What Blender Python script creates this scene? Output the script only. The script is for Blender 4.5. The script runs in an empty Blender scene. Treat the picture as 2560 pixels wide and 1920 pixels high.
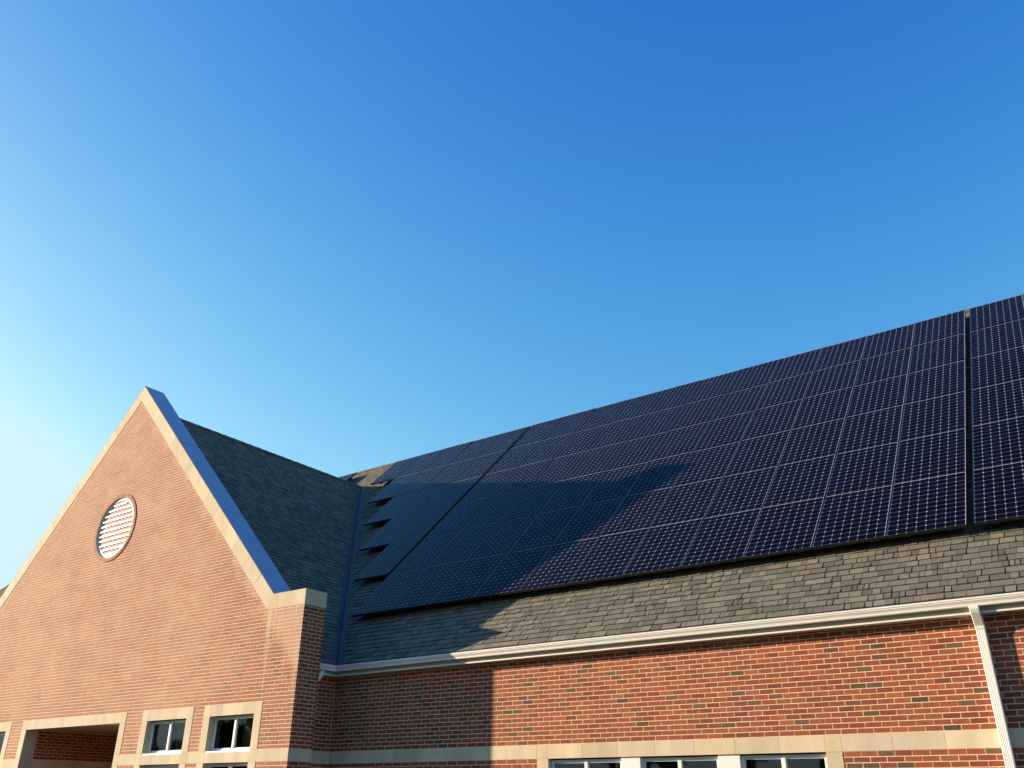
import bpy, math, random
from mathutils import Vector, Matrix
random.seed(7)
sc = bpy.context.scene
COL = sc.collection
rad = math.radians

# ------------------------------------------------------------------ camera
cam = bpy.data.objects.new('camera', bpy.data.cameras.new('camera'))
COL.objects.link(cam)
cam.data.sensor_width = 36.0
cam.data.lens = 2200.7 * 36.0 / 2560.0
cam.data.shift_x = -1.9 / 2560.0
cam.data.shift_y = -19.03 / 2560.0
cam.data.clip_start = 0.1
cam.data.clip_end = 3000
cam.matrix_world = (Matrix.Translation((0, -12.396, 1.6)) @ Matrix.Rotation(0.627, 4, 'Z')
                    @ Matrix.Rotation(2.0215, 4, 'X') @ Matrix.Rotation(0.0076, 4, 'Z'))
sc.camera = cam

# ------------------------------------------------------------------ light
AZ, EL = rad(20.25), rad(13.86)          # heading of the light in plan, height of the sun
world = bpy.data.worlds.new('World')
sc.world = world
world.use_nodes = True
wn = world.node_tree
bg = wn.nodes['Background']
sky = wn.nodes.new('ShaderNodeTexSky')
sky.sky_type = 'NISHITA'
sky.sun_disc = False
sky.sun_elevation = EL
# direction towards the sun is (-cos AZ, -sin AZ); sun_rotation runs clockwise from +Y
sky.sun_rotation = math.atan2(-math.cos(AZ), -math.sin(AZ)) % (2 * math.pi)
sky.altitude = 0
sky.air_density = 1.0
sky.dust_density = 0.6
sky.ozone_density = 3.0
# deepen the blue overhead and pale the horizon a little, per channel
sepc = wn.nodes.new('ShaderNodeSeparateColor'); comc = wn.nodes.new('ShaderNodeCombineColor')
wn.links.new(sky.outputs[0], sepc.inputs[0])
for ch, (k, p, top) in enumerate(((0.63, 2.1, 2.2), (0.86, 1.22, 3.05), (1.6, 0.58, 3.6))):
    pw = wn.nodes.new('ShaderNodeMath'); pw.operation = 'POWER'; pw.inputs[1].default_value = p
    ml = wn.nodes.new('ShaderNodeMath'); ml.operation = 'MULTIPLY'; ml.inputs[1].default_value = k
    mn = wn.nodes.new('ShaderNodeMath'); mn.operation = 'MINIMUM'; mn.inputs[1].default_value = top
    wn.links.new(sepc.outputs[ch], pw.inputs[0]); wn.links.new(pw.outputs[0], ml.inputs[0])
    wn.links.new(ml.outputs[0], mn.inputs[0]); wn.links.new(mn.outputs[0], comc.inputs[ch])
# clearer, darker air high up
stc = wn.nodes.new('ShaderNodeTexCoord'); ssep = wn.nodes.new('ShaderNodeSeparateXYZ'); wn.links.new(stc.outputs['Generated'], ssep.inputs[0])
smr = wn.nodes.new('ShaderNodeMapRange'); smr.interpolation_type = 'SMOOTHSTEP'
smr.inputs[1].default_value = 0.45; smr.inputs[2].default_value = 0.80
wn.links.new(ssep.outputs[2], smr.inputs[0])
smx = wn.nodes.new('ShaderNodeMix'); smx.data_type = 'RGBA'
smx.inputs[6].default_value = (1.10, 1.08, 1.02, 1); smx.inputs[7].default_value = (0.90, 0.91, 1.0, 1)
wn.links.new(smr.outputs[0], smx.inputs[0])
sml = wn.nodes.new('ShaderNodeMix'); sml.data_type = 'RGBA'; sml.blend_type = 'MULTIPLY'; sml.inputs[0].default_value = 1.0
wn.links.new(comc.outputs[0], sml.inputs[6]); wn.links.new(smx.outputs[2], sml.inputs[7])
wn.links.new(sml.outputs[2], bg.inputs['Color'])
bg.inputs['Strength'].default_value = 0.13

sun = bpy.data.objects.new('sun', bpy.data.lights.new('sun', 'SUN'))
COL.objects.link(sun)
sun.data.energy = 5.0
sun.data.angle = rad(0.5)
sun.data.color = (1.0, 0.80, 0.55)
sdir = Vector((math.cos(AZ) * math.cos(EL), math.sin(AZ) * math.cos(EL), -math.sin(EL)))
sun.rotation_euler = sdir.to_track_quat('-Z', 'Y').to_euler()
sun.location = (-60, -30, 40)

sc.view_settings.view_transform = 'Standard'
sc.view_settings.look = 'None'
sc.view_settings.exposure = 1.1
sc.view_settings.gamma = 1.0

# ------------------------------------------------------------------ dimensions (metres)
ZB = 2.417            # top of the stone band
CO = 0.0676           # brick course
BL = 0.2055           # brick length with joint
XC = -13.12           # inner corner of wing side wall and main wall
P = 1.2735            # gable face stands this far in front of the main wall
XP = -12.776          # right face of the corner pier
PB = -0.745           # back of the pier and parapet
XR = -19.78           # wing ridge
ZA, MG, ZC = 11.203, 0.9887, 5.168   # coping apex, slope, level return
ZR, M = 10.676, 0.9793               # wing ridge height, roof slope
XPL = 2 * XR - XP     # left pier
YR = 7.77             # main ridge
XE0, XE1 = -40.3, 9.0 # ends of the main roof
ZI = ZB - 3 * CO      # bottom of the stone band
ZL = ZB + 12 * CO     # top of lintels


def shz(y):
    return ZR + M * (y - (XC - XR))


# ------------------------------------------------------------------ helpers
def tag(o, label=None, cat=None, group=None, kind=None):
    if label: o['label'] = label
    if cat: o['category'] = cat
    if group: o['group'] = group
    if kind: o['kind'] = kind
    return o


class MB:
    """collects faces with one colour each"""
    def __init__(s):
        s.v = []; s.f = []; s.c = []; s.m = []
        s.sm = []

    def face(s, pts, c=(1, 1, 1), m=0):
        i = len(s.v)
        s.v += [tuple(p) for p in pts]
        s.f.append(tuple(range(i, i + len(pts)))); s.c.append(c); s.m.append(m)

    def box(s, x0, x1, y0, y1, z0, z1, c=(1, 1, 1), m=0, F=None):
        co = [(x0, y0, z0), (x1, y0, z0), (x1, y1, z0), (x0, y1, z0), (x0, y0, z1), (x1, y0, z1), (x1, y1, z1), (x0, y1, z1)]
        if F: co = [F(*p) for p in co]
        i = len(s.v); s.v += [tuple(p) for p in co]
        for f in ((0, 3, 2, 1), (4, 5, 6, 7), (0, 1, 5, 4), (1, 2, 6, 5), (2, 3, 7, 6), (3, 0, 4, 7)):
            s.f.append(tuple(i + k for k in f)); s.c.append(c); s.m.append(m)

    def extrude_poly(s, poly, a, b, F, c=(1, 1, 1), m=0):
        """poly of (p,q); F(p,q,t) maps to space, t from a to b"""
        n = len(poly); i = len(s.v)
        s.v += [tuple(F(p, q, a)) for p, q in poly] + [tuple(F(p, q, b)) for p, q in poly]
        s.f.append(tuple(i + k for k in range(n - 1, -1, -1))); s.c.append(c); s.m.append(m)
        s.f.append(tuple(i + n + k for k in range(n))); s.c.append(c); s.m.append(m)
        for k in range(n):
            l = (k + 1) % n
            s.f.append((i + k, i + l, i + n + l, i + n + k)); s.c.append(c); s.m.append(m)

    def build(s, name, mats, parent=None, smooth=False, fix=False):
        me = bpy.data.meshes.new(name)
        me.from_pydata(s.v, [], s.f)
        if not isinstance(mats, (list, tuple)): mats = [mats]
        for m in mats: me.materials.append(m)
        at = me.attributes.new('tint', 'FLOAT_COLOR', 'FACE')
        at.data.foreach_set('color', [x for c in s.c for x in (c[0], c[1], c[2], 1.0)])
        me.polygons.foreach_set('material_index', s.m)
        if smooth: me.polygons.foreach_set('use_smooth', [True] * len(s.f))
        me.update()
        if fix:
            import bmesh
            b = bmesh.new(); b.from_mesh(me); bmesh.ops.recalc_face_normals(b, faces=b.faces); b.to_mesh(me); b.free()
        o = bpy.data.objects.new(name, me); COL.objects.link(o)
        if parent: o.parent = parent
        return o


def empty(name, loc=(0, 0, 0)):
    o = bpy.data.objects.new(name, None); COL.objects.link(o); o.location = loc
    o.empty_display_size = 0.3
    return o


# ------------------------------------------------------------------ materials
def N(nt, t, **kw):
    n = nt.nodes.new(t)
    for k, v in kw.items():
        if k.startswith('i_'): n.inputs[k[2:]].default_value = v
        else: setattr(n, k, v)
    return n


def math_n(nt, op, a, b=None, c=None):
    n = nt.nodes.new('ShaderNodeMath'); n.operation = op
    for i, x in enumerate((a, b, c)):
        if x is None: continue
        if isinstance(x, (int, float)): n.inputs[i].default_value = x
        else: nt.links.new(x, n.inputs[i])
    return n.outputs[0]


def mixc(nt, fac, a, b, mode='MIX'):
    n = nt.nodes.new('ShaderNodeMix'); n.data_type = 'RGBA'; n.blend_type = mode
    for i, x in ((0, fac), (6, a), (7, b)):
        if isinstance(x, (int, float)): n.inputs[i].default_value = x
        elif isinstance(x, tuple): n.inputs[i].default_value = (x[0], x[1], x[2], 1)
        else: nt.links.new(x, n.inputs[i])
    return n.outputs[2]


def noise(nt, scale, detail=4, rough=0.55, vec=None, stretch=None):
    n = N(nt, 'ShaderNodeTexNoise', i_Scale=scale, i_Detail=detail, i_Roughness=rough)
    if vec is None:
        vec = N(nt, 'ShaderNodeNewGeometry').outputs['Position']
    if stretch:
        mp = N(nt, 'ShaderNodeMapping'); mp.inputs['Scale'].default_value = stretch
        nt.links.new(vec, mp.inputs[0]); vec = mp.outputs[0]
    nt.links.new(vec, n.inputs['Vector'])
    return n.outputs['Fac']


def ramp(nt, x, lo, hi, a=0.0, b=1.0):
    n = N(nt, 'ShaderNodeMapRange', i_1=lo) if False else nt.nodes.new('ShaderNodeMapRange')
    n.inputs[1].default_value = lo; n.inputs[2].default_value = hi
    n.inputs[3].default_value = a; n.inputs[4].default_value = b
    nt.links.new(x, n.inputs[0])
    return n.outputs[0]


def mat(name, col=(0.5, 0.5, 0.5), rough=0.8, metal=0.0, tint=False, var=0.0, vscale=3.0, bump=0.0, bscale=60.0, spec=0.5, stretch=None):
    m = bpy.data.materials.new(name); m.use_nodes = True
    nt = m.node_tree; b = nt.nodes['Principled BSDF']
    b.inputs['Roughness'].default_value = rough; b.inputs['Metallic'].default_value = metal
    b.inputs['Specular IOR Level'].default_value = spec
    c = N(nt, 'ShaderNodeRGB'); c.outputs[0].default_value = (*col, 1); c = c.outputs[0]
    if tint:
        a = N(nt, 'ShaderNodeAttribute', attribute_name='tint')
        c = mixc(nt, 1.0, c, a.outputs['Color'], 'MULTIPLY')
    if var:
        f = noise(nt, vscale, 5, stretch=stretch)
        v = ramp(nt, f, 0.25, 0.75, 1 - var, 1 + var)
        g = N(nt, 'ShaderNodeCombineColor')
        for i in range(3): nt.links.new(v, g.inputs[i])
        c = mixc(nt, 1.0, c, g.outputs[0], 'MULTIPLY')
    nt.links.new(c, b.inputs['Base Color'])
    if bump:
        bn = N(nt, 'ShaderNodeBump', i_Strength=1.0, i_Distance=bump)
        nt.links.new(noise(nt, bscale, 6, 0.65), bn.inputs['Height'])
        nt.links.new(bn.outputs[0], b.inputs['Normal'])
    m['col'] = 1
    return m


def add_bloom_flare(m, zone):
    """pale lime bloom that has leached out of the masonry, in drips and edges; cloudy paling paints lens flare"""
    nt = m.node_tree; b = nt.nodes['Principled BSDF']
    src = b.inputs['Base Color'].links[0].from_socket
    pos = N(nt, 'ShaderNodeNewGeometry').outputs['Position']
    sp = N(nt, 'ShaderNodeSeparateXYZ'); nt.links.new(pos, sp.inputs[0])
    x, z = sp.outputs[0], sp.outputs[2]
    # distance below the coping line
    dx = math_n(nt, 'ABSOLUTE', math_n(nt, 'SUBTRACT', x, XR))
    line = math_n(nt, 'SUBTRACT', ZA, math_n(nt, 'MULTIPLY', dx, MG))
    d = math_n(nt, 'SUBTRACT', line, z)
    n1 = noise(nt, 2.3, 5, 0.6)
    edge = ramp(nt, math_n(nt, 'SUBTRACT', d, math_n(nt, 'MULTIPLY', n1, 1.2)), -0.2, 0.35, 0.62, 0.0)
    flare = ramp(nt, noise(nt, 1.1, 5, 0.6, stretch=(1, 1, 1.6)), 0.35, 0.75, 0.28, 0.60)  # overall paling, stronger to the left: lens flare painted into the brick colour
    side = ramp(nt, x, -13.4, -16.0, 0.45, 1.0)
    flare = math_n(nt, 'MULTIPLY', flare, side)
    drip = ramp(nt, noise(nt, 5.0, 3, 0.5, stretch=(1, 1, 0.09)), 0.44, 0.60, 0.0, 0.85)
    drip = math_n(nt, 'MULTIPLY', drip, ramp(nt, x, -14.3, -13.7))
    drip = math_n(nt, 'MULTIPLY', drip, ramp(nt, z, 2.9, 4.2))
    f = math_n(nt, 'MAXIMUM', math_n(nt, 'MAXIMUM', edge, flare), drip)
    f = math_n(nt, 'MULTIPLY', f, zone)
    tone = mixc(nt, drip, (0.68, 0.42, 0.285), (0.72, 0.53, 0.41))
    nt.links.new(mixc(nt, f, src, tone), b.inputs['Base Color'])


M_BRICK = mat('brick', (1, 1, 1), 0.9, tint=True, var=0.22, vscale=14, bump=0.0012, bscale=140)
M_BRICKG = mat('gable brick', (1, 1, 1), 0.9, tint=True, var=0.22, vscale=14, bump=0.0012, bscale=140)
add_bloom_flare(M_BRICKG, 0.9)
M_MORTAR = mat('mortar', (0.70, 0.56, 0.37), 0.95, var=0.12, vscale=9, bump=0.001, bscale=200)
M_MORTARG = mat('gable mortar', (0.82, 0.62, 0.42), 0.95, var=0.12, vscale=9, bump=0.001, bscale=200)
M_STONE = mat('limestone', (0.61, 0.50, 0.35), 0.85, tint=True, var=0.16, vscale=3.5, stretch=(1, 1, 0.35), bump=0.0006, bscale=160)
M_SHIN = mat('shingle granules', (1, 1, 1), 0.95, tint=True, var=0.30, vscale=55, bump=0.0018, bscale=420)
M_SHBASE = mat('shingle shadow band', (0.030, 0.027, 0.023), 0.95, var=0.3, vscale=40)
M_VALLEY = mat('valley metal', (0.065, 0.06, 0.075), 0.6, 0.1, var=0.15, vscale=6)
M_CAP = mat('coping metal', (0.38, 0.42, 0.50), 0.40, 0.35, var=0.07, vscale=1.5)
M_WHITE = mat('white painted aluminium', (0.78, 0.76, 0.72), 0.35, var=0.05, vscale=4)
M_FASCIA = mat('painted fascia', (0.40, 0.39, 0.32), 0.55, var=0.06, vscale=4)
M_VINYL = mat('white window vinyl', (0.80, 0.79, 0.78), 0.4, var=0.03, vscale=6)
M_SEAL = mat('joint sealant', (0.58, 0.48, 0.30), 0.8, var=0.1, vscale=30)
M_PLASTER = mat('porch plaster', (0.55, 0.45, 0.34), 0.9, var=0.1, vscale=3)
M_DARK = mat('dark interior', (0.035, 0.03, 0.028), 0.9)
M_CURTAIN = mat('curtain cloth', (0.30, 0.22, 0.12), 0.9, var=0.35, vscale=9, stretch=(1, 1, 0.05))
M_RAIL = mat('weathered aluminium', (0.24, 0.24, 0.25), 0.6, 0.2, var=0.1, vscale=20)
M_FRAME = mat('black anodised frame', (0.006, 0.006, 0.007), 0.55, 0.0, var=0.1, vscale=10)
M_GRASS = mat('lawn', (0.030, 0.032, 0.018), 0.95, var=0.35, vscale=0.8, bump=0.02, bscale=30)


def glass_mat():
    m = bpy.data.materials.new('window glass'); m.use_nodes = True
    nt = m.node_tree; nt.nodes.remove(nt.nodes['Principled BSDF'])
    out = nt.nodes['Material Output']
    g = N(nt, 'ShaderNodeBsdfGlossy', i_Roughness=0.03)
    t = N(nt, 'ShaderNodeBsdfTransparent'); t.inputs[0].default_value = (0.7, 0.72, 0.7, 1)
    fr = N(nt, 'ShaderNodeFresnel', i_IOR=1.55)
    bn = N(nt, 'ShaderNodeBump', i_Strength=0.25, i_Distance=0.01)
    nt.links.new(noise(nt, 1.7, 2), bn.inputs['Height'])
    nt.links.new(bn.outputs[0], g.inputs['Normal'])
    f2 = math_n(nt, 'MULTIPLY', fr.outputs[0], 1.25)
    mx = N(nt, 'ShaderNodeMixShader')
    nt.links.new(f2, mx.inputs[0]); nt.links.new(t.outputs[0], mx.inputs[1]); nt.links.new(g.outputs[0], mx.inputs[2])
    nt.links.new(mx.outputs[0], out.inputs[0])
    return m


M_GLASS = glass_mat()

PW, PH = 1.0536, 1.5456      # panel
CU, CV = 0.1284, 0.1264      # cell pitch
FM = 0.0095                   # frame lip


def cell_mat():
    m = bpy.data.materials.new('solar cells'); m.use_nodes = True
    nt = m.node_tree; b = nt.nodes['Principled BSDF']
    tc = N(nt, 'ShaderNodeTexCoord')
    sp = N(nt, 'ShaderNodeSeparateXYZ'); nt.links.new(tc.outputs['Object'], sp.inputs[0])
    u = math_n(nt, 'DIVIDE', math_n(nt, 'SUBTRACT', sp.outputs[0], (PW - 8 * CU) / 2), CU)
    v = math_n(nt, 'DIVIDE', math_n(nt, 'SUBTRACT', sp.outputs[1], (PH - 12 * CV) / 2), CV)
    # nearest grid line distance in metres
    ru = math_n(nt, 'ROUND', u); rv = math_n(nt, 'ROUND', v)
    du = math_n(nt, 'MULTIPLY', math_n(nt, 'ABSOLUTE', math_n(nt, 'SUBTRACT', u, ru)), CU)
    dv = math_n(nt, 'MULTIPLY', math_n(nt, 'ABSOLUTE', math_n(nt, 'SUBTRACT', v, rv)), CV)
    lu = math_n(nt, 'LESS_THAN', du, 0.0016)
    lv = math_n(nt, 'LESS_THAN', dv, 0.0020)
    dia = math_n(nt, 'LESS_THAN', math_n(nt, 'ADD', du, dv), 0.0145)
    out_u = math_n(nt, 'GREATER_THAN', math_n(nt, 'ABSOLUTE', math_n(nt, 'SUBTRACT', u, 4.0)), 4.0)
    out_v = math_n(nt, 'GREATER_THAN', math_n(nt, 'ABSOLUTE', math_n(nt, 'SUBTRACT', v, 6.0)), 6.0)
    border = math_n(nt, 'MAXIMUM', out_u, out_v)
    line = math_n(nt, 'MAXIMUM', lu, lv)
    # tint of each diamond; the pink ones paint reflections into the colour
    oi = N(nt, 'ShaderNodeObjectInfo')
    cx = N(nt, 'ShaderNodeCombineXYZ'); nt.links.new(ru, cx.inputs[0]); nt.links.new(rv, cx.inputs[1]); nt.links.new(math_n(nt, 'MULTIPLY', oi.outputs['Random'], 97.0), cx.inputs[2])
    wn_ = N(nt, 'ShaderNodeTexWhiteNoise', noise_dimensions='3D'); nt.links.new(cx.outputs[0], wn_.inputs['Vector'])
    pink = math_n(nt, 'GREATER_THAN', wn_.outputs['Value'], 0.93)
    dcol = mixc(nt, pink, (0.34, 0.39, 0.42), (0.42, 0.15, 0.24))
    # per cell colour
    cc = N(nt, 'ShaderNodeCombineXYZ'); nt.links.new(math_n(nt, 'FLOOR', u), cc.inputs[0]); nt.links.new(math_n(nt, 'FLOOR', v), cc.inputs[1]); nt.links.new(math_n(nt, 'MULTIPLY', oi.outputs['Random'], 31.0), cc.inputs[2])
    w2 = N(nt, 'ShaderNodeTexWhiteNoise', noise_dimensions='3D'); nt.links.new(cc.outputs[0], w2.inputs['Vector'])
    cell = mixc(nt, w2.outputs['Value'], (0.0016, 0.0016, 0.0038), (0.0032, 0.0028, 0.006))
    c = mixc(nt, line, cell, (0.15, 0.15, 0.18))
    c = mixc(nt, dia, c, dcol)
    c = mixc(nt, border, c, (0.72, 0.72, 0.78))
    nt.links.new(c, b.inputs['Base Color'])
    b.inputs['Roughness'].default_value = 0.12
    b.inputs['IOR'].default_value = 1.45; b.inputs['Specular Tint'].default_value = (0.35, 0.55, 1.0, 1); b.inputs['Specular IOR Level'].default_value = 0.06
    ro = ramp(nt, noise(nt, 0.9, 4), 0.3, 0.7, 0.08, 0.2)
    nt.links.new(ro, b.inputs['Roughness'])
    return m


M_CELL = cell_mat()


# ------------------------------------------------------------------ ground
g = MB()
n = 12
for i in range(n):
    for j in range(n):
        x0, x1 = -900 + 150 * i, -900 + 150 * (i + 1)
        g.face([(x0, -900 + 150 * j, 0), (x1, -900 + 150 * j, 0), (x1, -750 + 150 * j, 0), (x0, -750 + 150 * j, 0)])
tag(g.build('ground', M_GRASS), kind='structure')

# trees behind the photographer, mirrored in panes; tall ones added to block skylight
M_LEAF = mat('leaves', (1, 1, 1), 0.8, tint=True)
wd = MB()
random.seed(3)
for i in range(60):
    x = -104 + 2.7 * i + random.uniform(-1, 1); y = -46 + random.uniform(-6, 5)
    h = random.uniform(6.0, 9.5) if x < -55 else random.uniform(19, 27)
    wd.box(x - .2, x + .2, y - .2, y + .2, 0, h * .7, (0.06, 0.045, 0.03))
    r = h * random.uniform(.22, .32)
    for k in range(130):
        th, ph, q = random.uniform(0, 6.28), random.uniform(-1, 1), random.uniform(.35, 1) ** .5
        c = Vector((x + r * q * math.cos(th) * math.cos(ph * 1.5), y + r * q * math.sin(th) * math.cos(ph * 1.5), h * .6 + h * .42 * q * math.sin(ph * 1.5)))
        a = Vector((random.gauss(0, 1), random.gauss(0, 1), random.gauss(0, 1))).normalized(); b = a.orthogonal().normalized(); e = a.cross(b)
        sz = random.uniform(.35, .8); g_ = random.uniform(.6, 1.4)
        wd.face([c + b * sz, c + e * sz, c - b * sz, c - e * sz * .8], (0.05 * g_, 0.06 * g_, 0.02 * g_))
tag(wd.build('skylight_blocking_wood', M_LEAF), 'far line of green trees mirrored in the panes, tall ones added to block skylight', 'trees', kind='stuff')
random.seed(7)

# ------------------------------------------------------------------ building
B = empty('brick_building', (XC, 0, 0))
B.location = (0, 0, 0)
tag(B, 'red brick building with steep shingle roof, pale stone bands and tall front gable', 'building')

BRK = [(0.36, 0.080, 0.038), (0.39, 0.092, 0.043), (0.33, 0.068, 0.033), (0.41, 0.105, 0.047), (0.29, 0.064, 0.035), (0.43, 0.102, 0.040)]
DRK = [(0.13, 0.070, 0.040), (0.17, 0.085, 0.048), (0.20, 0.095, 0.055)]


def brick_col():
    c = random.choice(DRK) if random.random() < 0.055 else random.choice(BRK)
    k = random.uniform(0.86, 1.14) * 0.74
    return (c[0] * k, c[1] * k * random.uniform(0.93, 1.07), c[2] * k)


def bricks(mb, F, u0, u1, v0, v1, zrow, lim=None, holes=(), circle=None, half=False):
    """F(u,v,d) maps; rows aligned to ZB; d = outwards. lim(v)->(a,b). holes (ua,ub,va,vb)"""
    r0 = math.floor((v0 - zrow) / CO + 1e-6); r1 = math.ceil((v1 - zrow) / CO - 1e-6)
    J = 0.0112
    for r in range(r0, r1):
        a = zrow + r * CO; b = a + CO
        vb0, vb1 = max(a + J * 0.55, v0), min(b - J * 0.45, v1)
        if vb1 - vb0 < 0.01: continue
        mid = (a + b) / 2
        off = (BL / 2 if r % 2 else 0) + random.uniform(-0.012, 0.012)
        k = math.floor((u0 - off) / BL) - 1
        cuts = []
        for h in holes:
            if h[2] < mid < h[3]: cuts.append((h[0], h[1]))
        if circle and abs(mid - circle[1]) < circle[2]:
            w = math.sqrt(circle[2] ** 2 - (mid - circle[1]) ** 2)
            cuts.append((circle[0] - w, circle[0] + w))
        while off + k * BL < u1:
            s0 = off + k * BL + J / 2 + random.uniform(-.0015, .0015); s1 = off + (k + 1) * BL - J / 2 + random.uniform(-.0015, .0015)
            k += 1
            segs = [(max(s0, u0), min(s1, u1))]
            for c0, c1 in cuts:
                ns = []
                for p, q in segs:
                    if q <= c0 or p >= c1: ns.append((p, q))
                    else:
                        if p < c0: ns.append((p, c0))
                        if q > c1: ns.append((c1, q))
                segs = ns
            for p, q in segs:
                if q - p < 0.012: continue
                pts = [(p, vb0), (q, vb0), (q, vb1), (p, vb1)]
                if lim:
                    l0, l1 = lim(vb0); m0, m1 = lim(vb1)
                    pb, qb, qt, pt = max(p, l0), min(q, l1), min(q, m1), max(p, m0)
                    if qb - pb < 0.008: continue
                    if qt < pt: qt = pt = min(max(p, (m0 + m1) / 2), q)
                    pts = [(pb, vb0), (qb, vb0), (qt, vb1), (pt, vb1)]
                dd = 0.0 + random.uniform(-0.0004, 0.0004)
                t1, t2 = random.uniform(-.0003, .0003), random.uniform(-.0003, .0003)
                c = brick_col()
                jt = lambda: random.uniform(-.0009, .0009)
                fr = [(pts[0][0] + jt(), pts[0][1] + jt(), dd + t1), (pts[1][0] + jt(), pts[1][1] + jt(), dd + t2), (pts[2][0] + jt(), pts[2][1] + jt(), dd - t1), (pts[3][0] + jt(), pts[3][1] + jt(), dd - t2)]
                bk = [(x, y, -0.004) for x, y in pts]
                i = len(mb.v)
                mb.v += [tuple(F(*w)) for w in fr] + [tuple(F(*w)) for w in bk]
                for f in ((0, 1, 2, 3), (0, 4, 5, 1), (1, 5, 6, 2), (2, 6, 7, 3), (3, 7, 4, 0)):
                    mb.f.append(tuple(i + x for x in f)); mb.c.append(c); mb.m.append(0)


def sheet(mb, F, u0, u1, v0, v1, d, holes=(), m=1):
    """flat mortar bed with rectangular holes"""
    us = sorted({u0, u1, *[h[0] for h in holes], *[h[1] for h in holes]}); us = [u for u in us if u0 <= u <= u1]
    vs = sorted({v0, v1, *[h[2] for h in holes], *[h[3] for h in holes]}); vs = [v for v in vs if v0 <= v <= v1]
    for a, b in zip(us, us[1:]):
        for c, e in zip(vs, vs[1:]):
            mu, mv = (a + b) / 2, (c + e) / 2
            if any(h[0] < mu < h[1] and h[2] < mv < h[3] for h in holes): continue
            mb.face([F(a, c, d), F(b, c, d), F(b, e, d), F(a, e, d)], m=m)


Ffront = lambda y: (lambda u, v, d: (u, y - d, v))     # wall facing -Y
Fside = lambda x: (lambda u, v, d: (x + d, u, v))      # wall facing +X, u = y


def stone_col():
    k = random.uniform(0.90, 1.08); w = random.uniform(-0.06, 0.05)
    return (k, k * (1 + w * 0.4), k * (1 + w * 1.6))


def blocks(mb, F, us, v0, v1, dep=0.09, proud=0.004, gap=0.0035):
    for a, b in zip(us, us[1:]):
        g = gap / 2
        mb.box(a + g, b - g, v0, v1, -dep, proud, stone_col(), F=F)


def stepsr(a, b, st, phase=0.0):
    out = [a]; x = a + (phase or st)
    while x < b - 0.08: out.append(x); x += st
    out.append(b); return out


# ---- main wall (facing -Y at y = 0)
FM0 = Ffront(0.0)
WIN_M = (-8.243, -3.938, 0.95, ZI)                 # wide window opening
SUR_M = (-8.455, -3.727, 0.75, ZB)
mb = MB()
hb = (XC, XE1 - 0.3, ZI, ZB)
hs_ = [(SUR_M[0], SUR_M[1], SUR_M[2], ZI), hb]
bricks(mb, FM0, XC + 0.004, -1.878, 0.0, 3.80, ZB, holes=hs_)
bricks(mb, FM0, -1.866, XE1 - 0.3, 0.0, 3.80, ZB, holes=hs_)
sheet(mb, FM0, XC, XE1 - 0.3, 0.0, 3.85, -0.0014, holes=[WIN_M])
# left of the wing
bricks(mb, FM0, XE0 + 0.3, 2 * XR - XC, 0.0, 3.80, ZB)
sheet(mb, FM0, XE0 + 0.3, 2 * XR - XC, 0.0, 3.85, -0.0014)
# back and ends
sheet(mb, Ffront(2 * YR), XE0 + 0.3, XE1 - 0.3, 0, 3.85, 0, m=2)
for xe, s in ((XE0 + 0.3, -1), (XE1 - 0.3, 1)):
    pts = [(xe, 0, 0), (xe, 2 * YR, 0), (xe, 2 * YR, 3.85), (xe, YR, shz(YR) - 0.1), (xe, 0, 3.85)]
    mb.face(pts, (0.33, 0.1, 0.055), 0)
mb.build('wall', [M_BRICK, M_MORTAR, M_DARK], B)

st = MB()
xs = [XC]
x = -8.45 - 0.61 * 7
xs = [XC] + [x + 0.61 * i for i in range(7)] + [-8.46, -8.254, -7.631, -7.017, -6.396, -5.779, -5.166, -4.542, -3.936, -3.726, -3.09, -2.475, -1.878]
blocks(st, FM0, xs, ZI, ZB)
blocks(st, FM0, stepsr(-1.866, XE1 - 0.3, 0.615, 0.25), ZI, ZB)
# side wall of the wing and pier faces
blocks(st, Fside(XC), [PB, -0.36, -0.006], ZI, ZB)
blocks(st, Fside(XP), [-P + 0.006, PB], ZI, ZB, proud=0.004)
st.build('stone_band', M_STONE, B)

sj = MB()
sj.box(-1.8775, -1.8665, -0.0035, 0.01, 0, 3.74)
sj.build('expansion_joint', M_SEAL, B)
sj = MB()
sj.box(XC + 0.001, XC + 0.009, -0.008, 0.0, 0, 3.74)
sj.build('corner_sealant', M_SEAL, B)

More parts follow.
